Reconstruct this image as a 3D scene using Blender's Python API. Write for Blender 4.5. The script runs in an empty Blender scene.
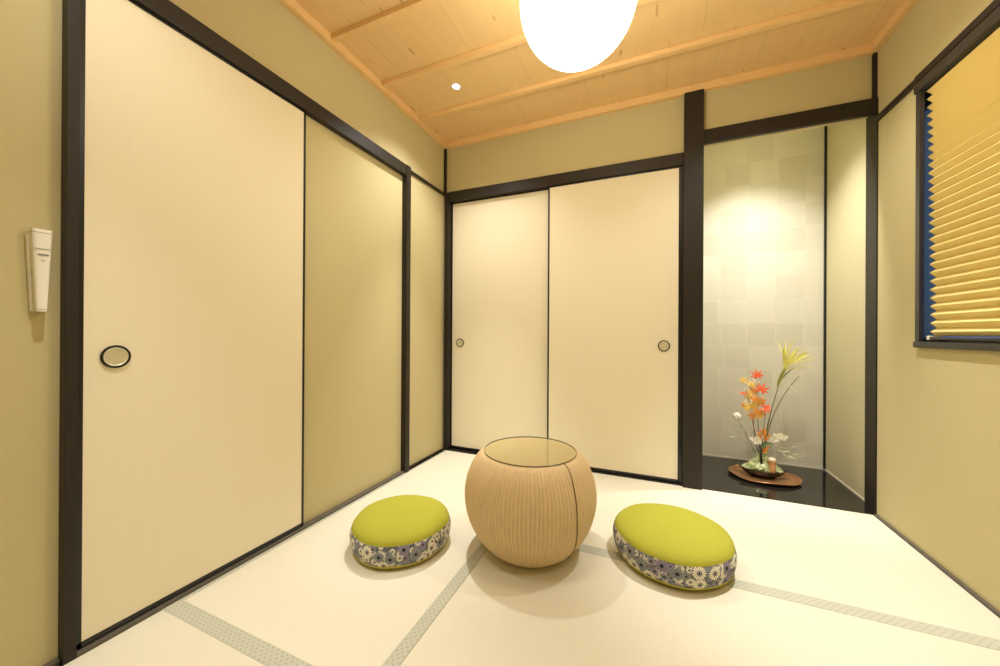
import bpy, bmesh, math, random
from mathutils import Vector, Matrix, noise
random.seed(7)
PI = math.pi
scene = bpy.context.scene
COL = scene.collection

# ------------------------------------------------------------------ helpers
class NT:
    """tiny node-tree builder"""
    def __init__(s, name):
        s.m = bpy.data.materials.new(name); s.m.use_nodes = True
        s.t = s.m.node_tree; s.t.nodes.clear()
        s.out = s.n('ShaderNodeOutputMaterial')
    def n(s, kind, **kw):
        x = s.t.nodes.new(kind)
        for k, v in kw.items(): setattr(x, k, v)
        return x
    def put(s, sock, v):
        if v is None: return
        if hasattr(v, 'is_output') or isinstance(v, bpy.types.NodeSocket): s.t.links.new(v, sock)
        else:
            if isinstance(v, (tuple, list)) and len(v) == 3 and sock.type == 'RGBA': v = (*v, 1)
            sock.default_value = v
    def math(s, op, a, b=None, c=None):
        x = s.n('ShaderNodeMath', operation=op)
        s.put(x.inputs[0], a); s.put(x.inputs[1], b); s.put(x.inputs[2], c)
        return x.outputs[0]
    def vmath(s, op, a, b=None):
        x = s.n('ShaderNodeVectorMath', operation=op)
        s.put(x.inputs[0], a); s.put(x.inputs[1], b)
        return x.outputs[1] if op in ('LENGTH', 'DOT_PRODUCT', 'DISTANCE') else x.outputs[0]
    def mix(s, f, a, b, blend='MIX'):
        x = s.n('ShaderNodeMix', data_type='RGBA', blend_type=blend)
        s.put(x.inputs[0], f); s.put(x.inputs[6], a); s.put(x.inputs[7], b)
        return x.outputs[2]
    def co(s, which='Object'): return s.n('ShaderNodeTexCoord').outputs[which]
    def sep(s, v):
        x = s.n('ShaderNodeSeparateXYZ'); s.put(x.inputs[0], v); return x.outputs
    def comb(s, x=0., y=0., z=0.):
        c = s.n('ShaderNodeCombineXYZ')
        for i, v in enumerate((x, y, z)): s.put(c.inputs[i], v)
        return c.outputs[0]
    def scale(s, v, sc): return s.vmath('MULTIPLY', v, sc)
    def noise(s, v, scale=5., detail=2., rough=.5):
        x = s.n('ShaderNodeTexNoise'); s.put(x.inputs['Vector'], v)
        x.inputs['Scale'].default_value = scale; x.inputs['Detail'].default_value = detail
        x.inputs['Roughness'].default_value = rough
        return x.outputs[0]
    def white(s, v, dims='3D'):
        x = s.n('ShaderNodeTexWhiteNoise', noise_dimensions=dims)
        s.put(x.inputs['W' if dims == '1D' else 'Vector'], v); return x.outputs[0]
    def ramp(s, f, lo, hi):
        x = s.n('ShaderNodeMapRange', interpolation_type='SMOOTHSTEP'); s.put(x.inputs[0], f)
        x.inputs[1].default_value = lo; x.inputs[2].default_value = hi
        return x.outputs[0]
    def bump(s, h, strength=.3, dist=.002):
        x = s.n('ShaderNodeBump'); s.put(x.inputs['Height'], h)
        x.inputs['Strength'].default_value = strength; x.inputs['Distance'].default_value = dist
        return x.outputs[0]
    def pbr(s, col, rough=.6, normal=None, spec=.5, metal=0., **kw):
        b = s.n('ShaderNodeBsdfPrincipled')
        s.put(b.inputs['Base Color'], col); s.put(b.inputs['Roughness'], rough)
        b.inputs['Specular IOR Level'].default_value = spec; b.inputs['Metallic'].default_value = metal
        if normal is not None: s.put(b.inputs['Normal'], normal)
        for k, v in kw.items(): s.put(b.inputs[k.replace('_', ' ')], v)
        s.t.links.new(b.outputs[0], s.out.inputs[0]); return s.m

class MB:
    """mesh builder: collects shapes, links them as ONE object"""
    def __init__(s): s.bm = bmesh.new()
    def box(s, x0, y0, z0, x1, y1, z1, bev=0.):
        b = bmesh.new()
        P = [(x, y, z) for x in (x0, x1) for y in (y0, y1) for z in (z0, z1)]
        v = [b.verts.new(p) for p in P]
        for f in ((0,1,3,2),(4,6,7,5),(0,4,5,1),(2,3,7,6),(0,2,6,4),(1,5,7,3)):
            b.faces.new([v[i] for i in f])
        bmesh.ops.recalc_face_normals(b, faces=b.faces)
        if bev: bmesh.ops.bevel(b, geom=b.edges[:], offset=bev, segments=2, profile=.6, affect='EDGES')
        s.join(b); return s
    def join(s, b):
        me = bpy.data.meshes.new('tmp'); b.to_mesh(me); b.free()
        s.bm.from_mesh(me); bpy.data.meshes.remove(me)
    def grid(s, rows, closed_u=False):
        V = [[s.bm.verts.new(p) for p in r] for r in rows]
        for i in range(len(V)-1):
            n = len(V[i])
            for j in range(n if closed_u else n-1):
                s.bm.faces.new((V[i][j], V[i][(j+1) % n], V[i+1][(j+1) % n], V[i+1][j]))
        return V
    def lathe(s, prof, seg=48, c=(0,0,0), axis='Z', cap=True, fn=None):
        rows = []
        for r, z in prof:
            row = []
            for k in range(seg):
                a = 2*PI*k/seg
                rr = r if fn is None else r + fn(a, r, z)
                p = (rr*math.cos(a), rr*math.sin(a), z)
                if axis == 'X': p = (p[2], p[0], p[1])
                if axis == 'Y': p = (p[0], -p[2], p[1])
                row.append((p[0]+c[0], p[1]+c[1], p[2]+c[2]))
            rows.append(row)
        V = s.grid(rows, True)
        if cap:
            for row in (V[0], V[-1]):
                try: s.bm.faces.new(row)
                except ValueError: pass
        return s
    def tube(s, pts, r0, r1=None, seg=8):
        r1 = r0 if r1 is None else r1
        pts = [Vector(p) for p in pts]; rows = []; n = len(pts)
        prev = None
        for i, p in enumerate(pts):
            t = (pts[min(i+1, n-1)] - pts[max(i-1, 0)]).normalized()
            u = t.orthogonal() if prev is None else (prev - t*prev.dot(t))
            u.normalize(); prev = u; w = t.cross(u)
            r = r0 + (r1-r0)*i/(n-1)
            rows.append([p + r*(u*math.cos(2*PI*k/seg) + w*math.sin(2*PI*k/seg)) for k in range(seg)])
        V = s.grid(rows, True); s.bm.faces.new(V[0]); s.bm.faces.new(V[-1]); return s
    def blade(s, pts, w, normal, thick=.0006, taper=1., fold=.2):
        """a thin leaf along pts, with real thickness and a shallow fold"""
        pts = [Vector(p) for p in pts]; n = len(pts); N = Vector(normal).normalized(); rows = []
        for i, p in enumerate(pts):
            t = (pts[min(i+1, n-1)] - pts[max(i-1, 0)]).normalized()
            side = t.cross(N)
            if side.length < 1e-4: side = t.orthogonal()
            side.normalize(); up = side.cross(t).normalized()
            f = i/(n-1); ww = w*max(.06, math.sin(PI*min(1, f*.86+.12))**taper)
            rows.append([p - side*ww + up*ww*fold, p, p + side*ww + up*ww*fold, p - up*thick*2])
        V = s.grid(rows, True)
        for r in (V[0], V[-1]): s.bm.faces.new(r)
        return s
    def ball(s, c, r, seg=12, rings=8, sc=(1,1,1)):
        rows = []
        for i in range(1, rings):
            a = PI*i/rings
            rows.append([(c[0]+sc[0]*r*math.sin(a)*math.cos(2*PI*k/seg), c[1]+sc[1]*r*math.sin(a)*math.sin(2*PI*k/seg), c[2]-sc[2]*r*math.cos(a)) for k in range(seg)])
        V = s.grid(rows, True)
        b = s.bm.verts.new((c[0], c[1], c[2]-sc[2]*r)); t = s.bm.verts.new((c[0], c[1], c[2]+sc[2]*r))
        for k in range(seg):
            s.bm.faces.new((b, V[0][(k+1) % seg], V[0][k])); s.bm.faces.new((t, V[-1][k], V[-1][(k+1) % seg]))
        return s
    def build(s, name, mat, parent=None, smooth=False, angle=None, **props):
        bmesh.ops.recalc_face_normals(s.bm, faces=s.bm.faces)
        me = bpy.data.meshes.new(name); s.bm.to_mesh(me); s.bm.free()
        if smooth:
            for p in me.polygons: p.use_smooth = True
            if angle: me.set_sharp_from_angle(angle=math.radians(angle))
        me.materials.append(mat)
        o = bpy.data.objects.new(name, me); COL.objects.link(o)
        if parent is not None: o.parent = parent
        for k, v in props.items(): o[k] = v
        return o

def struct(o): o['kind'] = 'structure'; return o
def tag(o, label, cat, group=None):
    o['label'] = label; o['category'] = cat
    if group: o['group'] = group
    return o
def thing(name, loc, label, cat, group=None, rz=0.):
    e = bpy.data.objects.new(name, None); COL.objects.link(e)
    e.location = loc; e.rotation_euler = (0, 0, rz); e.empty_display_size = .05
    return tag(e, label, cat, group)
def bez(p0, p1, p2, n=8):
    p0, p1, p2 = Vector(p0), Vector(p1), Vector(p2)
    return [p0*(1-t)**2 + p1*2*t*(1-t) + p2*t*t for t in (i/n for i in range(n+1))]

# ------------------------------------------------------------------ materials
def m_plaster(name, c, v=.04):
    k = NT(name); co = k.co()
    f = k.noise(k.scale(co, (1, 1, .8)), 160, 3, .6); g = k.noise(co, 3, 2)
    col = k.mix(k.math('MULTIPLY', f, .5), tuple(x*(1-v) for x in c), tuple(min(1, x*(1+v)) for x in c))
    return k.pbr(col, .85, k.bump(f, .12, .001), .2)
WALL = m_plaster('khaki_plaster', (.555, .485, .265))
TOKOSIDE = m_plaster('alcove_plaster', (.58, .53, .33))

def m_paper():
    k = NT('fusuma_paper'); co = k.co(); x, y, z = k.sep(co)
    h = k.math('ADD', x, y)
    v = k.comb(k.math('MULTIPLY', h, 700.), k.math('MULTIPLY', z, 3.), 0.)
    f = k.noise(v, 1., 2); g = k.noise(k.comb(k.math('MULTIPLY', h, 60.), k.math('MULTIPLY', z, 1200.), 3.), 1., 2)
    w = k.math('ADD', k.math('MULTIPLY', f, .6), k.math('MULTIPLY', g, .4))
    col = k.mix(w, (.77, .70, .52), (.85, .785, .60))
    return k.pbr(col, .75, k.bump(w, .15, .001), .25)
PAPER = m_paper()

def m_dark(name, c, rough, spec=.5):
    k = NT(name); co = k.co()
    g = k.noise(k.scale(co, (60, 60, 6)), 2., 3)
    col = k.mix(g, tuple(x*.75 for x in c), tuple(x*1.25 for x in c))
    return k.pbr(col, k.math('ADD', k.math('MULTIPLY', g, .12), rough-.06), k.bump(g, .05, .001), spec)
WOODK = m_dark('black_stained_wood', (.024, .018, .012), .48, .3)
LACQ = m_dark('black_lacquer_rail', (.007, .006, .006), .3)
ALU = m_dark('dark_bronze_aluminium', (.035, .032, .028), .35)

def m_ceiling():
    k = NT('pine_ceiling_boards'); co = k.co(); x, y, z = k.sep(co)
    bay = k.math('FLOOR', k.math('DIVIDE', k.math('ADD', y, .20), .38))
    xs = k.math('ADD', k.math('DIVIDE', x, .46), k.math('MULTIPLY', k.white(bay, '1D'), .9))
    bid = k.math('FLOOR', xs); fr = k.math('FRACT', xs)
    rnd = k.white(k.comb(bid, bay, 0.))
    seam = k.math('LESS_THAN', fr, .0045)
    v = k.comb(k.math('ADD', k.math('MULTIPLY', x, 26.), k.math('MULTIPLY', rnd, 50.)), k.math('MULTIPLY', y, 1.6), rnd)
    g = k.noise(v, 1., 4, .6)
    v2 = k.comb(k.math('MULTIPLY', x, 30.), k.math('MULTIPLY', y, 7.), k.math('MULTIPLY', rnd, 9.))
    kn = k.ramp(k.noise(v2, 1., 1, .4), .72, .77)
    c = k.mix(g, (.74, .50, .23), (.84, .61, .31))
    c = k.mix(k.math('MULTIPLY', rnd, .45), c, (.77, .53, .25))
    c = k.mix(k.math('MULTIPLY', kn, .5), c, (.36, .17, .055))
    c = k.mix(k.math('MULTIPLY', seam, .42), c, (.28, .14, .05))
    return k.pbr(c, .55, k.bump(g, .08, .001), .3)
CEIL = m_ceiling()
def m_batten():
    k = NT('pine_batten'); co = k.co()
    g = k.noise(k.scale(co, (3, 3, 40)), 6., 3)
    return k.pbr(k.mix(g, (.76, .48, .20), (.86, .61, .30)), .5, None, .3)
BATTEN = m_batten()

def m_tatami(name, along_x, tint):
    k = NT(name); x, y, z = k.sep(k.co())
    a, b = (x, y) if along_x else (y, x)       # a: long side of the mat; rushes run across it
    rib = k.math('SINE', k.math('MULTIPLY', a, 2*PI/.0062))
    rush = k.noise(k.comb(k.math('MULTIPLY', a, 320.), k.math('MULTIPLY', b, 9.), 0.), 1., 2)
    h = k.math('ADD', k.math('MULTIPLY', rib, .3), rush)
    c = k.mix(rush, tuple(q*.90 for q in tint), tint)
    c = k.mix(k.math('MULTIPLY', k.math('ADD', k.math('MULTIPLY', rib, .5), .5), .10), c, tuple(q*.7 for q in tint))
    return k.pbr(c, .6, k.bump(h, .12, .001), .35)
TAT_Y = m_tatami('rush_mat_lengthwise', False, (.76, .725, .595))
TAT_X = m_tatami('rush_mat_crosswise', True, (.74, .705, .57))
def m_heri():
    k = NT('woven_mat_border'); x, y, z = k.sep(k.co())
    d = k.math('ADD', k.math('ABSOLUTE', k.math('SINE', k.math('MULTIPLY', k.math('ADD', x, y), 150.))),
               k.math('ABSOLUTE', k.math('SINE', k.math('MULTIPLY', k.math('SUBTRACT', x, y), 150.))))
    s = k.ramp(d, .55, .95)
    n = k.noise(k.co(), 60, 2)
    c = k.mix(s, (.33, .335, .26), (.52, .525, .43))
    return k.pbr(k.mix(k.math('MULTIPLY', n, .5), c, (.44, .44, .35)), .8, k.bump(d, .1, .001), .2)
HERI = m_heri()

def m_washi():
    k = NT('patchwork_paper'); x, y, z = k.sep(k.co())
    out = None
    S = .172
    row = k.math('FLOOR', k.math('DIVIDE', z, S))
    u = k.math('DIVIDE', k.math('ADD', x, k.math('MULTIPLY', k.white(row, '1D'), .045)), S)
    w = k.math('DIVIDE', z, S)
    cid = k.comb(k.math('FLOOR', u), row, 1.)
    r = k.white(cid); r2 = k.white(k.vmath('ADD', cid, (7.3, 2.1, 5.)))
    fx = k.math('FRACT', u); fz = k.math('FRACT', w)
    ed = k.math('MINIMUM', k.math('MINIMUM', fx, k.math('SUBTRACT', 1., fx)), k.math('MINIMUM', fz, k.math('SUBTRACT', 1., fz)))
    ver = k.noise(k.comb(k.math('MULTIPLY', x, 170.), k.math('MULTIPLY', z, 7.), 0.), 1., 3)
    hor = k.noise(k.comb(k.math('MULTIPLY', x, 7.), k.math('MULTIPLY', z, 170.), 5.), 1., 3)
    fib = k.mix(k.math('GREATER_THAN', r2, .5), ver, hor)
    c = k.mix(r, (.59, .56, .45), (.70, .67, .56))
    c = k.mix(k.math('MULTIPLY', fib, .55), c, (.72, .69, .56))
    lap = k.math('LESS_THAN', ed, .05)
    c = k.mix(k.math('MULTIPLY', k.math('MULTIPLY', lap, r2), .45), c, (.74, .71, .58))
    return k.pbr(c, .5, k.bump(fib, .25, .002), .45)
WASHI = m_washi()
def m_granite():
    k = NT('polished_black_stone'); n = k.noise(k.co(), 320, 2)
    return k.pbr(k.mix(k.ramp(n, .55, .75), (.012, .011, .010), (.05, .047, .04)), .07, None, .6)
GRANITE = m_granite()
BEAD = NT('pale_bead').pbr((.55, .50, .40), .5)
STRIP = m_dark('grey_floor_strip', (.105, .09, .068), .5)

def m_plain(name, c, rough=.5, metal=0., spec=.5, nz=60, v=.08, bump=.0, **kw):
    k = NT(name); n = k.noise(k.co(), nz, 3)
    return k.pbr(k.mix(n, tuple(x*(1-v) for x in c), tuple(min(1, x*(1+v)) for x in c)), rough,
                 k.bump(n, bump, .002) if bump else None, spec, metal, **kw)
RING = m_plain('black_lacquer_ring', (.010, .007, .006), .3)
CUP = m_plain('brushed_nickel_cup', (.62, .58, .38), .4, .35)
PALE = m_plain('pale_metal_rim', (.72, .68, .55), .35, .3)
WHITE_PL = m_plain('white_plastic', (.80, .77, .68), .4, v=.02)
WHITE_BR = m_plain('off_white_bracket', (.62, .58, .44), .5, v=.02)
INK = m_plain('grey_ink', (.22, .21, .18), .7)
def m_glow(name, c, s):
    k = NT(name); e = k.n('ShaderNodeEmission'); k.put(e.inputs[0], c); e.inputs[1].default_value = s
    k.t.links.new(e.outputs[0], k.out.inputs[0]); return k.m
GLOBE = m_glow('lit_opal_glass', (1., .92, .76), 12.)
LENS = m_glow('lit_downlight_lens', (1., .97, .92), 40.)

def m_stool():
    k = NT('ribbed_straw_fabric'); x, y, z = k.sep(k.co())
    a = k.math('ARCTAN2', y, x)
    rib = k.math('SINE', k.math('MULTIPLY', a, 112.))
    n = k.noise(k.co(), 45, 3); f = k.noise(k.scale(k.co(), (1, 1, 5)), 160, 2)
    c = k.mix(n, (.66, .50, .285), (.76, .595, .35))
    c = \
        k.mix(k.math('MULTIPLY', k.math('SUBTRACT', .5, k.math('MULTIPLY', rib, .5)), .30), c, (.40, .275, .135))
    return k.pbr(c, .75, k.bump(f, .2, .001), .2)
STRAW = m_stool()
SEAM = m_plain('dark_seam_thread', (.16, .09, .035), .8)
def m_glass(name, tint):
    k = NT(name)
    fr = k.n('ShaderNodeFresnel'); fr.inputs[0].default_value = 1.5
    t = k.n('ShaderNodeBsdfTransparent'); k.put(t.inputs[0], tint)
    g = k.n('ShaderNodeBsdfGlossy'); g.inputs['Roughness'].default_value = .01
    geo = k.n('ShaderNodeNewGeometry')
    m = k.n('ShaderNodeMixShader'); k.put(m.inputs[0], k.math('MULTIPLY', fr.outputs[0], k.math('SUBTRACT', 1., geo.outputs['Backfacing'])))
    k.t.links.new(t.outputs[0], m.inputs[1]); k.t.links.new(g.outputs[0], m.inputs[2])
    k.t.links.new(m.outputs[0], k.out.inputs[0]); return k.m
GLASS = m_glass('clear_table_glass', (.93, .94, .89))
PANE = m_glass('window_pane_glass', (.95, .97, 1.))
GLASSEDGE = m_plain('dark_glass_edge', (.13, .11, .04), .2)

YELLOW = m_plain('chartreuse_fabric', (.385, .38, .042), .85, spec=.2, nz=220, v=.10, bump=.15)
PIPING = m_plain('ochre_piping', (.50, .44, .07), .8, spec=.2, nz=200)
def m_flowers():
    k = NT('chrysanthemum_print'); x, y, z = k.sep(k.co())
    a = k.math('ARCTAN2', y, x)
    def layer(base, sx, sz, ox):
        u = k.math('ADD', k.math('MULTIPLY', a, .226*sx), ox); v = k.math('MULTIPLY', z, sz)
        uv = k.comb(u, v, 0.)
        vo = k.n('ShaderNodeTexVoronoi', voronoi_dimensions='2D'); k.put(vo.inputs['Vector'], uv)
        vo.inputs['Scale'].default_value = 1.; vo.inputs['Randomness'].default_value = .75
        d = k.vmath('SUBTRACT', uv, vo.outputs['Position']); dx, dy, _ = k.sep(d)
        r = vo.outputs['Distance']; th = k.math('ARCTAN2', dy, dx)
        rnd = k.sep(vo.outputs['Color'])
        pet = k.math('COSINE', k.math('MULTIPLY', th, 15.))
        edge = k.math('ADD', .40, k.math('MULTIPLY', pet, .07))
        inside = k.math('LESS_THAN', r, edge)
        gap = k.math('LESS_THAN', pet, -.45)
        white = k.math('GREATER_THAN', rnd[0], .60)
        purple = k.math('GREATER_THAN', rnd[1], .75)
        pc = k.mix(purple, (.30, .315, .33), (.32, .27, .38))
        pc = k.mix(white, pc, (.86, .82, .64))
        gc = k.mix(white, (.075, .08, .105), (.36, .35, .31))
        c = k.mix(gap, pc, gc)
        c = k.mix(k.math('LESS_THAN', r, .17), c, k.mix(white, (.20, .21, .24), (.10, .10, .155)))
        c = k.mix(k.math('LESS_THAN', r, .125), c, k.mix(white, (.05, .05, .07), (.38, .36, .36)))
        c = k.mix(k.math('LESS_THAN', r, .07), c, (.012, .012, .02))
        return k.mix(inside, base, c)
    c = layer((.12, .125, .145), 38., 38., 9.1)
    c = layer(c, 28., 28., 0.)
    c = layer(c, 18., 18., 4.37)
    return k.pbr(c, .8, None, .2)
FLOWERS = m_flowers()

def m_blind():
    k = NT('pleated_shade_paper'); n = k.noise(k.co(), 220, 3)
    c = k.mix(n, (.90, .73, .31), (.94, .79, .36))
    b = k.n('ShaderNodeBsdfDiffuse'); k.put(b.inputs[0], c)
    t = k.n('ShaderNodeBsdfTranslucent'); k.put(t.inputs[0], c)
    m = k.n('ShaderNodeMixShader'); m.inputs[0].default_value = .18
    k.t.links.new(b.outputs[0], m.inputs[1]); k.t.links.new(t.outputs[0], m.inputs[2])
    k.t.links.new(m.outputs[0], k.out.inputs[0]); return k.m
BLIND = m_blind()

# ------------------------------------------------------------------ dimensions
XL, XR = -1.56, 1.094            # wall planes
YB, YF = 2.53, -.30             # back wall plane, wall behind the camera
ZC = 2.485                      # ceiling boards
KZ0, KZ1 = 2.008, 2.079         # lintel rail
TX0, TX1, TY = .20, 1.125, 3.205   # alcove

# ------------------------------------------------------------------ room shell
struct(MB().box(XL-.1, YF-.1, -.15, XR+.1, YB+.3, -.055).build('floor', m_plain('sub_floor', (.3, .22, .13), .8)))
struct(MB().box(XL-.1, YF-.1, ZC, XR+.1, YB+.2, ZC+.06).build('ceiling', CEIL))
struct(MB().box(XL-.1, YF-.1, -.06, XL, YB+.10, ZC).build('wall_left', WALL))
w = MB()
w.box(XL, YB, KZ1-.03, .19, YB+.08, ZC)                      # above the sliding doors
w.box(XL, YB+.09, -.06, .19, YB+.15, ZC)                     # closed cupboard back
w.box(.19, YB, 2.14, XR, YB+.08, ZC)                         # above the alcove lintel
struct(w.build('wall_back', WALL))
WY0, WY1, WZ0, WZ1 = 1.22, 2.176, .915, 2.05                 # window opening
w = MB()
w.box(XR, YF-.1, -.06, XR+.13, WY0, ZC); w.box(XR, WY1+.12, -.06, XR+.13, 2.60, ZC); w.box(XR, WY1, -.06, XR+.006, WY1+.12, ZC)
w.box(XR, WY0, -.06, XR+.13, WY1, WZ0); w.box(XR, WY0, WZ1, XR+.13, WY1, ZC)
w.box(XR+.006, WY1, -.06, XR+.13, WY1+.12, WZ0); w.box(XR+.006, WY1, WZ1, XR+.13, WY1+.12, ZC)
struct(w.build('wall_right', WALL))
struct(MB().box(XL-.1, YF-.1, -.06, XR+.13, YF, ZC).build('wall_front', WALL))
# alcove
struct(MB().box(TX0-.06, TY, -.05, TX1+.06, TY+.06, 2.50).build('wall_alcove_back', WASHI))
struct(MB().box(TX1, 2.60, -.05, TX1+.06, TY, 2.50).build('wall_alcove_right', TOKOSIDE))
struct(MB().box(TX0-.06, 2.605, -.05, TX0, TY, 2.50).build('wall_alcove_left', TOKOSIDE))
struct(MB().box(TX0, 2.61, 2.42, TX1, TY, 2.47).build('ceiling_alcove', TOKOSIDE))
struct(MB().box(TX0, 2.512, -.05, TX1-.001, TY, .002, .0015).build('alcove_floor', GRANITE))
struct(MB().box(TX0, TY-.006, .002, TX1, TY, .012).build('baseboard_alcove_back', BEAD))
struct(MB().box(TX1-.006, 2.62, .002, TX1, TY-.006, .012).build('baseboard_alcove_right', BEAD))
struct(MB().box(TX1-.012, TY-.012, .012, TX1, TY, 2.42).build('trim_1', LACQ))      # dark bead in the alcove corner

# ceiling trims (mawaribuchi) and battens
TZ = 2.440
struct(MB().box(XL, YF, TZ, XL+.03, YB, ZC, .002).build('trim_2', BATTEN))
struct(MB().box(XR-.03, YF, TZ, XR, YB, ZC, .002).build('trim_3', BATTEN))
struct(MB().box(XL+.03, YB-.03, TZ, XR-.03, YB, ZC, .002).build('trim_4', BATTEN))
for i, yy in enumerate((.225, .605, .985, 1.367, 1.742, 2.125)):
    struct(MB().box(XL+.03, yy, ZC-.026, XR-.03, yy+.032, ZC, .002).build('trim_%d' % (5+i), BATTEN))

# posts, rails, sills
def post(n, x0, y0, z0, x1, y1, z1, m=None, bev=.002): struct(MB().box(x0, y0, z0, x1, y1, z1, bev).build('trim_%d' % n, m or WOODK))
post(11, XL, .460, -.02, -1.526, .4865, TZ)                     # tall post beside the remote
post(12, XL, 1.986, .0, -1.520, 2.030, KZ1)                    # post at the end of the rail
post(13, XL, .487, KZ0, -1.525, 1.998, KZ1)                    # rail over the big sliding door
post(14, XL, .487, -.05, -1.527, 1.998, .012, STRIP)           # sill below
post(15, XL, 2.035, 2.058, -1.545, YB-.0, KZ1)                 # thin rail to the corner
post(16, XL, 2.035, -.05, -1.546, 2.50, .012, WOODK)           # strip below the short wall bay
post(17, -1.543, 2.505, -.02, -1.508, YB+.06, KZ1)             # corner jamb
post(18, XL, YB-.02, KZ1, -1.54, YB, TZ)                       # slim corner bead above it
post(19, -1.508, 2.51, 2.006, .183, YB+.08, KZ1+.004)          # lintel over the back doors
post(20, -1.508, 2.512, -.05, .183, YB+.08, .010, LACQ)        # sill of the back doors
post(21, .166, 2.522, .010, .184, YB+.08, 2.006, LACQ)         # grooved jamb
post(22, .183, 2.490, -.02, .290, 2.605, TZ)                   # alcove post
post(23, .290, 2.506, 2.112, 1.088, 2.530, 2.198)               # alcove lintel
post(24, 1.088, 2.506, -.02, 1.135, 2.612, 2.198)              # right alcove post
post(25, 1.076, YB-.016, 2.198, 1.094, YB, TZ)                  # slim corner bead above it
post(26, XR-.012, 2.195, 2.066, XR, 2.506, 2.096)              # thin rail on the window wall
post(27, XR-.016, WY0-.2, 2.066, XR, 2.195, 2.098)
post(28, XR-.012, YF, -.05, XR, 2.506, .010, STRIP, .001)      # floor strip, window wall
struct(MB().box(XL, YF, -.05, XL+.018, .459, .012, .001).build('baseboard_left', STRIP))

# sliding doors
def sliding_door(n, axis, a0, a1, z0, z1, face, depth, handle_at, stiles):
    """axis 'x': door face looks along +x (left wall); 'y': looks along -y (back wall)"""
    def bx(mb, p0, p1, q0, q1, d0, d1, bev=.001):
        if axis == 'x': mb.box(face-d1, p0, q0, face-d0, p1, q1, bev)
        else: mb.box(p0, face+d0, q0, p1, face+d1, q1, bev)
        return mb
    o = struct(bx(MB(), a0, a1, z0+.004, z1, .0015, depth).build('door_%d' % n, PAPER))
    fr = MB(); S = .0115
    bx(fr, a0, a1, z0, z0+.016, 0, depth)
    bx(fr, a0, a1, z1-.008, z1+.004, 0, depth)
    for s in stiles:
        p = a0 if s < 0 else a1-S
        bx(fr, p, p+S, z0, z1, 0, depth)
    fr.build('door_frame', LACQ, o)
    # round recessed pull: ring standing 2 mm proud, a shallow dished cup inside
    h, hz = handle_at
    ring = [(.0345,0),(.0355,.003),(.0345,.005),(.0300,.005),(.0285,.003),(.0285,0)]
    cup = [(.0285,.0035),(.0265,.0025),(.025,-.0005+.001),(.012,.0008),(.0005,.0008)]
    if axis == 'x': c = (face-.0015, h, hz); ax = 'X'
    else: c = (h, face+.0015, hz); ax = 'Y'
    hd = MB().lathe(ring, 48, c, ax, cap=False).build('door_handle', RING, o, True, 40)
    MB().lathe(cup, 48, c, ax).build('handle_cup', CUP, hd, True, 50)
    MB().lathe([(.0287,.0045),(.0277,.0052),(.0262,.0042),(.0255,.0030)], 48, c, ax, cap=False).build('handle_rim', PALE, hd, True, 50)
    return o
sliding_door(1, 'x', .4885, 1.232, .016, KZ0-.002, -1.538, .020, (.569, .866), (-1, 1))
sliding_door(2, 'y', -.690, .168, .014, KZ0-.004, 2.524, .024, (.075, .871), (-1, 1))
sliding_door(3, 'y', -1.509, -.660, .014, KZ0-.004, 2.554, .024, (-1.425, .867), (-1, 1))

# ------------------------------------------------------------------ tatami mats
def tatami(x0, y0, x1, y1, mat, borders, label):
    t = thing('tatami_mat', ((x0+x1)/2, (y0+y1)/2, -.055), label, 'mat', 'tatami mats on the floor')
    cx, cy = (x0+x1)/2, (y0+y1)/2
    g = .0006
    MB().box(x0-cx+g, y0-cy+g, 0, x1-cx-g, y1-cy-g, .055, .0015).build('rush_surface', mat, t)
    for b, w_ in borders:
        X0, Y0, X1, Y1 = x0-cx+g*.4, y0-cy+g*.4, x1-cx-g*.4, y1-cy-g*.4
        if b == 'r': X0 = X1-w_
        if b == 'l': X1 = X0+w_
        if b == 't': Y0 = Y1-w_
        if b == 'b': Y1 = Y0+w_
        MB().box(X0, Y0, .0545, X1, Y1, .0562, .0005).build('cloth_border', HERI, t)
TL, TR, TB = -1.527, 1.081, 2.511
S1, S2, S3 = -.655, 1.636, .737
tatami(TL, S3, S1, TB, TAT_Y, [('l', .016), ('r', .046)], 'tatami mat along the tall sliding door, under the left cushion')
tatami(S1, S2, TR, TB, TAT_X, [], 'brightest tatami mat, in front of the alcove and back doors')
tatami(S1, S3, TR, S2, TAT_X, [('t', .056), ('b', .05)], 'tatami mat in the foreground at right, with a grey border behind the right cushion')
tatami(TL, YF, S1-.0, S3, TAT_X, [('t', .052)], 'tatami mat at the lower left corner, nearest the wall remote')
tatami(S1, YF, TR, S3, TAT_X, [], 'tatami mat below the bottom edge, nearest the viewer')

# ------------------------------------------------------------------ window and shade
win = struct(MB().box(XR-.016, WY0-.03, WZ0-.022, XR+.06, WY1+.022, WZ0+.004, .002).build('window_1', ALU))   # bottom rail / sill
for (y0, y1, x1) in ((WY1-.006, WY1+.022, XR+.007), (WY0-.03, WY0, XR+.06)):
    MB().box(XR-.010, y0, WZ0-.004, x1, y1, 2.064, .002).build('window_frame', ALU, win)
MB().box(XR-.016, WY0-.03, 2.022, XR+.06, WY1+.024, 2.062, .002).build('window_frame', ALU, win)
sash = MB()
sash.box(XR+.036, WY0, 1.97, XR+.058, WY1+.115, 2.04, .002).box(XR+.036, WY0, WZ0, XR+.058, WY0+.03, 1.96, .002).box(XR+.036, WY0+.03, WZ0, XR+.058, WY1+.115, WZ0+.02, .002)
sash.build('window_sash', ALU, win)
MB().box(XR+.044, WY0+.03, WZ0+.018, XR+.048, WY1+.118, 1.972).build('window_pane', PANE, win)

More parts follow.
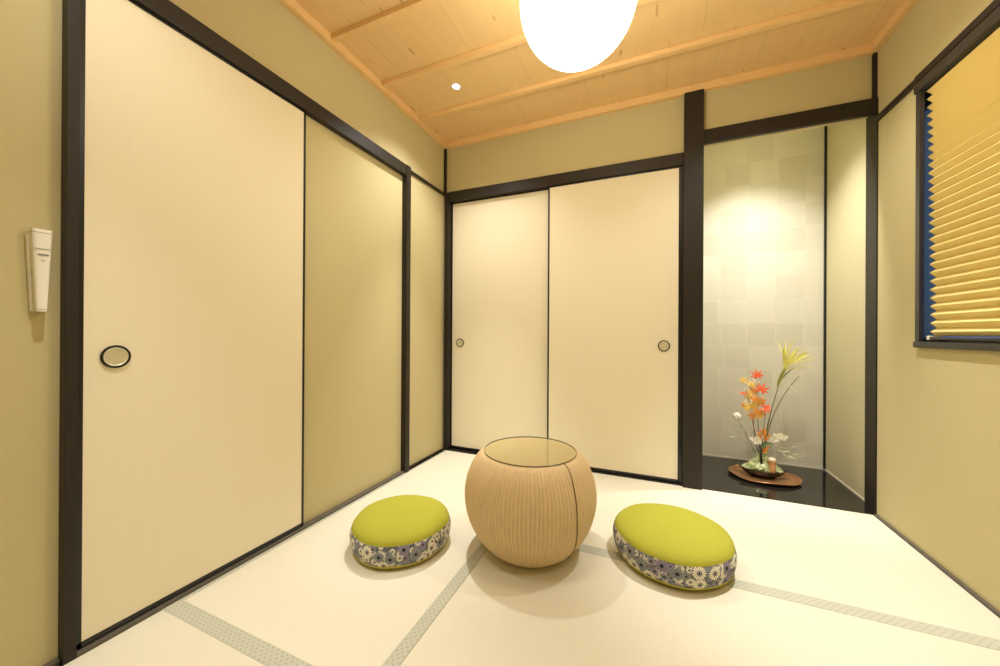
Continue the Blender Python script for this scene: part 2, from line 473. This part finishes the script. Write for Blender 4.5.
sh = thing('pleated_blind', (XR+.014, 1.70, .93), 'yellow pleated paper blind hanging in the window', 'blind')
NP, zt, zb = 30, 2.022-.93, .012
rows = []; D = .0105
for i in range(2*NP+1):
    z = zt + (zb-zt)*(i//2 + (.44 if i % 2 else 0.))/NP; f = i/(2*NP)
    dx = (-D if i % 2 else D)
    yr = WY1-.020 - .030*f
    rows.append([(dx, y, z) for y in (WY0+.01-1.70, yr-1.70)])
b = MB()
V = b.grid(rows)
sf = b.build('pleats', BLIND, sh)
md = sf.modifiers.new('paper', 'SOLIDIFY'); md.thickness = .0008
MB().box(-.016, WY0+.01-1.70, -.002, .010, WY1-.05-1.70, .010, .002).build('bottom_bar', ALU, sh)
MB().box(-.018, WY1-.056-1.70, -.004, .014, WY1-.040-1.70, .015, .003).build('bar_cap', WHITE_PL, sh)
MB().box(-.018, WY0+.01-1.70, zt-.004, .016, WY1-.012-1.70, zt+.024, .002).build('head_rail', ALU, sh)

# ------------------------------------------------------------------ lamps
pl = thing('pendant_lamp', (-.25, 1.2955, ZC), 'glowing white globe lamp hanging under the wooden ceiling', 'lamp')
GC = 2.1398-ZC; GR = .2056
prof = [(.03*1, GC+GR*.985)] + [(GR*math.sin(a), GC+GR*math.cos(a)) for a in [PI*(i+2.2)/42 for i in range(39)]] + [(.002, GC-GR)]
MB().lathe(prof, 64).build('globe_shade', GLOBE, pl, True)
MB().lathe([(.034, GC+GR*.97),(.036, GC+GR*1.02),(.02, GC+GR*1.10),(.006, GC+GR*1.14)], 32).build('shade_cap', WHITE_PL, pl, True, 50)
MB().lathe([(.045, 0),(.045,-.012),(.03,-.022),(.006,-.026)], 32).build('ceiling_rose', WHITE_PL, pl, True, 40)
MB().tube([(0,0,-.02),(0,0,GC+GR*1.12)], .0035).build('cord', WHITE_PL, pl, True)

def spot(x, y, z, energy, size, blend, radius=.028, col=(1., .965, .87), aim=None):
    L = bpy.data.lights.new('spot_bulb', 'SPOT'); L.energy = energy; L.color = col
    L.spot_size = math.radians(size); L.spot_blend = blend; L.shadow_soft_size = radius
    o = bpy.data.objects.new('spot_bulb', L); COL.objects.link(o); o.location = (x, y, z)
    if aim: o.rotation_euler = (Vector(aim)-Vector((x, y, z))).to_track_quat('-Z', 'Y').to_euler()
    return o
def downlight(x, y, zc, label, energy=100, size=50, blend=.9, wide=0, aim=None, col=(1., .985, .945)):
    t = thing('downlight', (x, y, zc), label, 'lamp', 'recessed downlights')
    MB().lathe([(.021,-.001),(.0215,-.004),(.027,-.004),(.029,-.002),(.029,.0)], 36, cap=False).build('trim_ring', WHITE_PL, t, True, 40)
    MB().lathe([(.0213,-.002),(.015,-.003),(.001,-.0035)], 36).build('lens', LENS, t, True)
    spot(x, y, zc-.012, energy, size, blend, col=col, aim=aim)
    if wide: spot(x, y, zc-.011, wide, 124, .8, col=col, aim=aim)       # wide spill of the same lamp
    return t
downlight(-1.128, 1.955, ZC, 'small lit downlight in the ceiling boards above the back left corner', 135, wide=52)
downlight(.57, 1.93, ZC, 'recessed downlight in the ceiling above the back right corner', 160, wide=46)
downlight(-1.085, .42, ZC, 'recessed downlight in the ceiling above the front left corner', 80, wide=24)
downlight(.65, .42, ZC, 'recessed downlight in the ceiling above the front right corner', 32, wide=26)
downlight(.66, 2.66, 2.42, 'recessed downlight inside the alcove ceiling', 112, 106, 1., 0, (.68, 2.95, 0.), (1., .995, .96))

# ------------------------------------------------------------------ remote in holder, switch
rm = thing('wall_remote', (XL, .420, 1.110), 'slim white tapered remote control in a holder on the left wall', 'remote control')
def taper(mb, z0, z1, w0, w1, x0, d0, d1, dy=0, n=10):
    rows = []
    for z, w_, d in ((z0, w0, d0), ((z0+z1)/2, (w0+w1)/2, (d0+d1)/2), (z1, w1, d1)):
        row = [(x0, dy-w_/2, z), (x0, dy+w_/2, z)]
        for i in range(n+1):
            a = PI*i/n
            s_ = math.copysign(abs(math.cos(a))**.5, math.cos(a)); c_ = abs(math.sin(a))**.55
            row.append((x0 + d*(.55+.45*c_), dy + w_/2*s_, z))
        rows.append(row)
    V = mb.grid(rows, True); mb.bm.faces.new(V[0]); mb.bm.faces.new(V[-1]); return mb
taper(MB(), -.112, .095, .026, .043, 0, .010, .012, -.003).build('holder', WHITE_BR, rm, True, 35)
bodyo = taper(MB(), -.105, .102, .021, .037, .008, .019, .021).build('remote_body', WHITE_PL, rm, True, 35)
taper(MB(), .1035, .112, .037, .0375, .008, .021, .0205).build('top_cap', WHITE_PL, rm, True, 35)
taper(MB(), .1018, .1037, .0345, .0345, .009, .019, .019).build('cap_joint', INK, rm, True, 35)
taper(MB(), -.112, -.106, .0205, .021, .008, .018, .0185).build('bottom_cap', WHITE_PL, rm, True, 35)
tx = MB(); random.seed(3)
y = -.0145
while y < .0125:
    w_ = random.uniform(.0012, .0022); tx.box(.0285, y, .0575, .0296, y+w_, .0575+random.uniform(.0012, .0022)); y += w_+.0006
y = -.0085
for w_, h_ in ((.0026,.0046),(.0024,.0042),(.0010,.0046),(.0026,.0042),(.0026,.0046),(.0030,.0044),(.0010,.0046)):
    tx.box(.0285, y, .0405, .0296, y+w_, .0405+h_); y += w_+.0007
tx.build('lettering', INK, bodyo)
MB().box(.0284, -.003, .028, .0298, .005, .033, .0005).build('status_window', WHITE_PL, bodyo)

sw = thing('light_switch', (XL, .300, 1.36), 'white switch plate at the far left edge of the wall', 'switch')
pt = MB().box(0, -.06, -.05, .008, .0415, .05, .003).build('plate', WHITE_PL, sw)
MB().box(.007, -.045, -.03, .011, .025, .03, .001).build('rocker', WHITE_PL, pt)

# ------------------------------------------------------------------ barrel stool with glass top
SX, SY = -.497, 1.534
st = thing('barrel_stool', (SX, SY, .0008), 'straw coloured ribbed barrel stool between the two cushions', 'stool')
SH = .421
def spline(P, n):
    out = []
    P = [P[0]] + P + [P[-1]]
    for i in range(1, len(P)-2):
        for k in range(n):
            t = k/n; q = []
            for d in (0, 1):
                a, b_, c, e = P[i-1][d], P[i][d], P[i+1][d], P[i+2][d]
                q.append(.5*(2*b_+(c-a)*t+(2*a-5*b_+4*c-e)*t*t+(3*b_-a-3*c+e)*t**3))
            out.append(tuple(q))
    out.append(P[-1]); return out
sp_ = spline([(.150,.002),(.166,.006),(.206,.040),(.250,.100),(.279,.175),(.2875,.245),(.279,.310),(.257,.367),(.233,.402),(.213,.418),(.190,SH)], 5)
NR = 112
def ribs(a, r, z):
    k = min(1, max(0, (r-.17)/.05))
    return .0016*k*math.sin(NR*a)
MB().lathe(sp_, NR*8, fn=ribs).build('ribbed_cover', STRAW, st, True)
am = math.radians(-30.)
sm_ = MB()
tw = lambda z: am - .10*math.sin(PI*z/SH) + .20*(1-z/SH)**2
pts = [((r+.0018)*math.cos(tw(z)), (r+.0018)*math.sin(tw(z)), z) for r, z in sp_[8:-2]]
sm_.tube(pts, .0021, seg=6).build('cover_seam', SEAM, st, True)
gt = thing('glass_disc', (SX, SY, SH+.0012), 'round clear glass disc lying on the barrel stool', 'glass top')
MB().lathe([(.001,.0),(.2035,.0),(.2035,.006),(.001,.006)], 96).build('pane', GLASS, gt, True, 30)
MB().lathe([(.2036,.0002),(.2044,.0008),(.2044,.0052),(.2036,.0058)], 96, cap=False).build('polished_edge', GLASSEDGE, gt, True, 30)

# ------------------------------------------------------------------ cushions
def copy_tree(o, parent=None):
    c = o.copy(); COL.objects.link(c)
    if parent is not None: c.parent = parent
    for ch in list(o.children): copy_tree(ch, c)
    return c
cu = thing('floor_cushion', (-1.035, 1.327, .0), 'round yellow cushion with flowered side, left of the stool', 'cushion', 'round floor cushions')
R_ = .226
def wob(a, r, z): return .0022*math.sin(3*a+.7)*(r/R_) + .0014*math.sin(7*a+1.9)*(r/R_)
dome = spline([(.2185,.1085),(.212,.122),(.192,.1365),(.155,.1475),(.10,.154),(.05,.156),(.002,.1565)], 4)
MB().lathe(dome, 96, fn=wob).build('top_cover', YELLOW, cu, True, 60)
band = spline([(.2135,.021),(.2195,.036),(.2245,.062),(.2255,.080),(.2225,.097),(.2180,.1088)], 4)
MB().lathe(band, 96, fn=wob, cap=False).build('side_band', FLOWERS, cu, True, 60)
bot = spline([(.002,.0),(.12,.0),(.178,.001),(.202,.008),(.2140,.0215)], 4)
MB().lathe(bot, 96, fn=wob).build('bottom_cover', PIPING, cu, True, 60)
def ringtube(r, z, t):
    m = MB(); rows = []
    for k in range(96):
        a = 2*PI*k/96; rr = r + wob(a, r, z)
        rows.append([((rr+t*math.cos(2*PI*j/8))*math.cos(a), (rr+t*math.cos(2*PI*j/8))*math.sin(a), z+t*math.sin(2*PI*j/8)) for j in range(8)])
    rows.append(rows[0]); m.grid(rows, True); bmesh.ops.remove_doubles(m.bm, verts=m.bm.verts, dist=1e-5); return m
ringtube(.2180, .1088, .0012).build('seam_piping', YELLOW, cu, True)
ringtube(.2135, .0215, .0030).build('lower_piping', PIPING, cu, True)
cu.scale = (.965, .965, .965); cu.rotation_euler[2] = .4
c2 = copy_tree(cu)
c2.location = (.082, 1.693, .0017); c2.scale = (1.045, 1.045, .965); c2.rotation_euler[2] = 2.3
c2['label'] = 'round yellow cushion with flowered side, right of the stool'

# ------------------------------------------------------------------ alcove flowers
BRONZE = m_plain('mottled_bronze', (.36, .175, .07), .35, .45, nz=22, v=.6)
DARKBOWL = m_plain('dark_brown_glaze', (.018, .010, .006), .25)
def m_heap():
    k = NT('pale_green_leaf'); n = k.noise(k.co(), 55, 2); q = k.noise(k.co(), 130, 1)
    c = k.mix(k.ramp(n, .38, .62), (.34, .42, .13), (.70, .74, .42))
    return k.pbr(k.mix(k.ramp(q, .58, .66), c, (.86, .86, .70)), .3, None, .6)  # random near-white highlights painted into the leaf colour
PALEGREEN = m_heap()
SALMON = m_plain('salmon_shell', (.80, .42, .20), .4, nz=25, v=.2)
STEMG = m_plain('green_stem', (.16, .19, .06), .6)
STEMB = m_plain('brown_twig', (.15, .11, .04), .7)
RED = m_plain('red_maple', (.78, .115, .030), .6, v=.2)
ORANGE = m_plain('orange_maple', (.82, .33, .06), .6, v=.2)
AMBER = m_plain('amber_leaf', (.85, .56, .10), .6, v=.15)
CREAMF = m_plain('cream_petal', (.92, .89, .76), .6, v=.04)
PLUME = m_plain('yellow_grass_plume', (.80, .76, .20), .6, v=.15)
SILVER = m_plain('silver_green_leaf', (.62, .64, .47), .5, v=.15)

FX, FY = .69, 2.88
tr = thing('display_tray', (FX, FY, .0025), 'oval mottled bronze tray on the black alcove floor', 'tray')
def oval(mb, prof, sx, sy, n=64, wave=0., ph=0., rot=0.):
    rows = []
    for r, z in prof:
        row = []
        for k in range(n):
            a = 2*PI*k/n; q = r*(1+wave*math.sin(5*a+ph)+wave*.6*math.sin(3*a+2.))
            x, y_ = q*sx*math.cos(a), q*sy*math.sin(a)
            row.append((x*math.cos(rot)-y_*math.sin(rot), x*math.sin(rot)+y_*math.cos(rot), z + (.004*math.sin(4*a+1)*max(0, r-.8)*5 if wave else 0)))
        rows.append(row)
    V = mb.grid(rows, True); mb.bm.faces.new(V[0]); mb.bm.faces.new(V[-1]); return mb
oval(MB(), [(.5,0),(.80,.0),(.92,.006),(1.,.018),(.985,.021),(.90,.0115),(.78,.006),(.02,.005)], .200, .172, wave=.004).build('dish', BRONZE, tr, True, 60)
bw = thing('boat_bowl', (FX-.008, FY-.010, .0085), 'dark brown boat shaped bowl on the bronze tray', 'bowl')
rows = []
for r, z in [(.35,0),(.55,.0),(.80,.012),(.95,.026),(1.,.034),(.975,.034),(.90,.026),(.70,.018),(.02,.016)]:
    row = []
    for k in range(64):
        a = 2*PI*k/64; ca = math.cos(a)
        row.append((r*.132*ca, r*.072*math.sin(a)*(1-.35*ca*ca), z*1.35 + .012*r*r*ca*ca))
    rows.append(row)
m_ = MB(); V = m_.grid(rows, True); m_.bm.faces.new(V[0]); m_.bm.faces.new(V[-1])
m_.build('hull', DARKBOWL, bw, True, 60)

# heap of pale green leaves filling the bowl
lm = MB(); random.seed(11)
lm.ball((0, 0, .018), .040, 20, 10, (2.2, .95, .55))
for i in range(150):
    a = random.uniform(0, 2*PI); q = random.random()**.6
    x0 = .020*math.cos(a)*random.random(); y0 = .016*math.sin(a)*random.random()
    ex, ey = .118*q*math.cos(a), .052*q*math.sin(a)
    top = .074*(1-q)**.7 + .012
    p0 = (x0, y0, top*random.uniform(.6, 1.)); p2 = (ex, ey, .006+.020*random.random()*(1-q*.6))
    p1 = ((x0+ex)*.62, (y0+ey)*.62, max(p0[2], p2[2])*.85+.012)
    lm.blade(bez(p0, p1, p2, 6), random.uniform(.005, .011), (ex*.4+random.uniform(-1,1), -1+ey, .8), thick=.001, fold=random.uniform(-.5, .8))
lh = lm.build('leaf_heap', PALEGREEN); lh.location = (FX-.008, FY-.010, .038); lh.scale = (1.05, 1.0, 1.75); lh['kind'] = 'stuff'
tag(lh, 'heap of pale green leaves filling the dark bowl', 'leaves')

sg = thing('shell_ornament', (FX+.036, FY-.046, .045), 'salmon pink upright shell ornament against the pale green leaves', 'ornament')
MB().lathe(spline([(.006,0),(.016,.012),(.019,.035),(.0175,.058),(.020,.076),(.0225,.086)], 4), 24, fn=lambda a, r, z: .0013*math.sin(9*a)).build('body', SALMON, sg, True, 70)
MB().lathe(spline([(.0225,.086),(.021,.096),(.012,.103),(.001,.105)], 4), 24).build('tip', m_plain('pale_pink_tip', (.80, .62, .45), .4), sg, True, 70)

def maple_leaf(parent, c, size, mat, nrm, roll=0., n=7):
    c = Vector(c); N = Vector(nrm).normalized()
    u = N.cross(Vector((0, 0, 1)));
    if u.length < .01: u = Vector((1, 0, 0))
    u.normalize(); v = N.cross(u)*-1
    m = MB()
    for i in range(n):
        f = (i/(n-1)-.5)*2
        a = roll + f*math.radians(132)
        L = size*(1-.42*abs(f)**1.6)
        d = u*math.sin(a) + v*math.cos(a)
        droop = N*(-.10*size)
        m.blade([c, c+d*L*.35, c+d*L*.7+droop*.4, c+d*L+droop], size*.125, N, .0005, .8, .10)
    return m.build('leaf', mat, parent)

def P(x, z, dy=0.): return (x-FX, FY+dy-FY, z-.06)
BASE = (.672, .150)
ROOT = (FX, FY, .06)
mp = thing('maple_branch', ROOT, 'maple branch with red, orange and amber leaves standing in the leaf heap', 'branch')
s = MB()
base = P(.674, .085)
for top, mid in (((.652,.665),(.655,.36)), ((.640,.50),(.618,.30)), ((.700,.47),(.690,.30)), ((.590,.60),(.625,.40))):
    s.tube(bez(base, P(*mid), P(*top), 10), .0022, .0011, 6)
s.tube(bez(P(.636,.46), P(.60,.52), P(.568,.551), 5), .0011, .0008, 5)
s.tube(bez(P(.655,.50), P(.66,.55), P(.669,.584), 5), .0011, .0008, 5)
s.build('twigs', STEMB, mp, True)
F = (0, -1, .12)
for (x, z, sz, mt, nr, ro, dy) in [
    (.652,.672,.050,RED,(-.1,-1,.2),.2,-.01), (.671,.582,.056,RED,(.1,-1,.3),-.5,-.03), (.706,.462,.054,RED,(.15,-.8,.7),1.0,-.02),
    (.570,.551,.040,RED,(0,-.25,1),-1.2,.0), (.579,.632,.036,AMBER,(-.2,-1,.2),.3,.0), (.622,.606,.040,AMBER,(.1,-1,.4),-.6,.01),
    (.652,.622,.034,CREAMF,(0,-1,.1),.5,.02), (.612,.540,.046,AMBER,(-.2,-1,.1),1.4,.0), (.642,.510,.048,ORANGE,(.1,-1,.2),-.2,-.02),
    (.604,.455,.048,AMBER,(-.1,-1,.2),.8,-.01), (.655,.440,.050,ORANGE,(0,-1,.1),2.6,-.02), (.684,.430,.042,AMBER,(.2,-1,.0),3.0,.0),
    (.626,.410,.044,ORANGE,(-.1,-1,.1),3.4,-.01), (.580,.470,.040,ORANGE,(-.3,-.6,.7),-1.0,.01), (.640,.565,.040,ORANGE,(.1,-1,.3),.1,.01),
    (.672,.495,.042,AMBER,(.0,-1,.3),2.0,.01), (.618,.575,.040,CREAMF,(-.1,-1,.2),2.4,.02), (.630,.475,.046,AMBER,(.2,-1,.1),-1.6,-.015),
    (.668,.415,.040,AMBER,(.2,-1,.2),2.2,-.015), (.596,.500,.038,CREAMF,(-.2,-1,.3),-2.2,.01), (.690,.500,.036,ORANGE,(.3,-1,.2),.6,.01), (.648,.535,.036,CREAMF,(.1,-1,.2),1.2,.015)]:
    maple_leaf(mp, P(x, z, dy), sz, mt, nr, ro)

pm = thing('grass_plume', ROOT, 'tall green stem with a yellow feathery grass plume at upper right of the bouquet', 'grass')
st_ = bez(P(.680,.085,.01), P(.715,.42,.01), P(.795,.698,.0), 12)
MB().tube(st_, .0042, .0024, 8).build('stem', STEMG, pm, True)
b = MB(); b.blade(bez(P(.764,.610), P(.784,.68), P(.814,.752), 6), .010, F, .0012, .7, .3)
b.blade(bez(P(.770,.63,-.004), P(.790,.69,-.006), P(.808,.738,-.006), 6), .007, F, .001, .8, .3)
b.build('sheath', m_plain('olive_sheath', (.33, .35, .07), .6), pm)
random.seed(5)
for i in range(26):
    f = i/25; a = math.radians(104 - 88*f + random.uniform(-5, 5)); L = random.uniform(.095, .165)*(1.0+.12*f)
    o = P(.806+random.uniform(-.014,.012), .738+random.uniform(-.025,.03), random.uniform(-.012,.012))
    e = (o[0]+L*math.cos(a), o[1]+random.uniform(-.04,.04), o[2]+L*math.sin(a)-.010*f)
    mid = ((o[0]+e[0])/2+.004*random.uniform(-1,1), (o[1]+e[1])/2, (o[2]+e[2])/2+.014)
    MB().blade(bez(o, mid, e, 6), random.uniform(.0026, .0042), F, .0006, .7, .3).build('plume_strand', PLUME, pm)

gs = thing('green_stem', ROOT, 'bare green stem with one pale leaf, leaning right below the plume', 'stem')
MB().tube(bez(P(.690,.085,.0), P(.70,.44), P(.872,.683,-.02), 12), .0030, .0022, 6).build('stalk', STEMG, gs, True)
MB().blade(bez(P(.812,.620,-.018), P(.845,.615,-.02), P(.866,.565,-.03), 6), .006, F, .0006, .7, .3).build('leaf', SILVER, gs)
MB().blade(bez(P(.772,.575,-.01), P(.80,.66,-.01), P(.84,.72,-.02), 6), .004, F, .0006, .7, .3).build('leaf', SILVER, gs)
MB().blade(bez(P(.765,.62,.0), P(.80,.69,.0), P(.85,.735,-.01), 6), .004, F, .0006, .7, .3).build('leaf', STEMG, gs)

def floret(m, c, r, n=5, seed=0):
    rd = random.Random(seed); c = Vector(c)
    for i in range(n):
        a = 2*PI*i/n + rd.random(); d = Vector((math.cos(a), -.55, math.sin(a)))
        m.blade([c, c+d*r*.5, c+d*r], r*.42, (0,-1,.2), .0006, .5, .15)
    m.ball((c.x, c.y-.002, c.z), r*.28, 8, 6)
def white_sprig(label, heads, mids, kind):
    t = thing('white_flower_sprig', ROOT, label, 'flower', 'white flower sprigs')
    s = MB()
    for h, md_ in zip(heads, mids): s.tube(bez(P(.676,.085,.005), P(*md_[:2]), P(h[0], h[1], h[2]), 8), .0016, .0009, 6)
    s.build('stem', STEMG, t, True)
    for i, h in enumerate(heads):
        m = MB()
        if kind == 'ball':
            for q in range(26):
                ph = math.acos(1-2*(q+.5)/26); th = PI*(1+5**.5)*q
                d = Vector((math.sin(ph)*math.cos(th), math.sin(ph)*math.sin(th), math.cos(ph)))
                c = Vector(P(h[0], h[1], h[2])) + Vector((0,0,h[3]*.4)) + d*h[3]*.75
                m.ball(c, h[3]*.34, 8, 6)
        else:
            for q in range(7):
                c = Vector(P(h[0], h[1], h[2])) + Vector((random.uniform(-1,1), random.uniform(-.5,.3), random.uniform(-.8,.8)))*h[3]*.8
                floret(m, c, h[3]*.62, 5, q)
        m.build('blossom', CREAMF, t)
    return t
random.seed(9)
white_sprig('single round white blossom on a thin stem at the left of the bouquet', [(.540,.383,0.,.024)], [(.60,.25)], 'ball')
white_sprig('clustered white blossoms at the right of the bouquet, low above the leaf heap', [(.735,.262,-.01,.026),(.764,.288,-.01,.024),(.792,.284,-.005,.022)], [(.70,.20),(.71,.22),(.72,.22)], 'cluster')
white_sprig('clustered white blossoms in the middle of the bouquet, below the maple leaves', [(.636,.246,-.02,.028),(.660,.268,-.02,.022)], [(.655,.18),(.665,.18)], 'cluster')

def leaf_spray(label, ribs_, mat, w=.006):
    t = thing('leaf_spray', ROOT, label, 'leaves', 'thin leaf sprays')
    s = MB(); L = []
    for p1, p2, dy, leaves in ribs_:
        pts = bez(P(.678,.085,0.), P(p1[0], p1[1], dy*.5), P(p2[0], p2[1], dy), 10); s.tube(pts, .0012, .0006, 5)
        for i in leaves:
            c = pts[i]; t_ = (pts[min(10, i+1)]-pts[i-1]).normalized()
            for sd in (1, -1):
                d = (t_ + Vector((-t_.z, -.2, t_.x))*sd*.75).normalized()
                L.append((c, c+d*.02+Vector((0,0,.003)), c+d*.042))
    s.build('stem', STEMG, t, True)
    for l in L: MB().blade(list(l), w, F, .0005, .7, .25).build('leaf', mat, t)
leaf_spray('silvery leaf spray arching low to the right of the bouquet', [((.74,.22),(.862,.168),-.02,(7,9,10)), ((.75,.26),(.810,.170),-.04,(6,8,10)), ((.74,.25),(.838,.215),.01,(7,10))], SILVER, .0055)
leaf_spray('thin leafy spray leaning left under the round white blossom', [((.61,.24),(.525,.257),.0,(9,10)), ((.61,.26),(.552,.340),-.01,(8,10)), ((.60,.27),(.585,.31),.02,(6,8,10))], SILVER, .0045)
ob = thing('orange_leaf_sprig', ROOT, 'short sprig of broad orange leaves at the heart of the bouquet', 'leaves')
MB().tube(bez(P(.676,.085,-.01), P(.67,.18,-.02), P(.682,.300,-.03), 8), .0022, .0014, 6).build('stem', STEMB, ob, True)
for p0, p2, w_ in (((.684,.262),(.690,.335),.009), ((.680,.255),(.640,.318),.008), ((.688,.250),(.716,.300),.008), ((.676,.180),(.712,.222),.009), ((.674,.175),(.700,.185),.009), ((.680,.29),(.665,.33),.008)):
    a = Vector(P(*p0, -.026)); c = Vector(P(*p2, -.04))
    MB().blade([a, a*.65+c*.35+Vector((0,-.006,0)), a*.3+c*.7+Vector((0,-.006,0)), c], w_, F, .0008, .6, .2).build('leaf', ORANGE, ob)
dk = thing('dark_stem_stub', ROOT, 'short thick dark stem rising from the leaf heap', 'stem')
MB().tube([P(.672,.085,-.028), P(.669,.15,-.032), P(.660,.218,-.036)], .0085, .0065, 10).build('stalk', m_plain('dark_bark', (.02, .028, .018), .6), dk, True)
MB().blade(bez(P(.664,.20,-.036), P(.690,.25,-.04), P(.735,.235,-.045), 6), .012, F, .0008, .7, .3).build('leaf', m_plain('deep_green_leaf', (.16, .22, .09), .4), dk)

# ------------------------------------------------------------------ dusk outside
W = bpy.data.worlds.new('dusk'); scene.world = W; W.use_nodes = True
bg = W.node_tree.nodes['Background']; bg.inputs[0].default_value = (.04, .12, .42, 1); bg.inputs[1].default_value = 1.6

# ------------------------------------------------------------------ camera
cam = bpy.data.cameras.new('camera'); co = bpy.data.objects.new('camera', cam); COL.objects.link(co)
cam.sensor_width = 36; cam.lens = 359.6*36/1000; cam.clip_start = .02
Rv = Vector((.92176572, .38770847, .00548597)); Uv = Vector((-.00461679, -.00317323, .99998431)); Fv = Vector((-.3877198, .92177658, .001135))
M = Matrix((( Rv.x, Uv.x, -Fv.x, 0), (Rv.y, Uv.y, -Fv.y, 0), (Rv.z, Uv.z, -Fv.z, .945), (0, 0, 0, 1)))
co.matrix_world = M
scene.camera = co
vs = scene.view_settings
vs.view_transform = 'Standard'; vs.look = 'None'; vs.gamma = 1; vs.exposure = .12; vs.use_curve_mapping = False
scene.cycles.use_denoising = True
scene.cycles.max_bounces = 10; scene.cycles.diffuse_bounces = 6
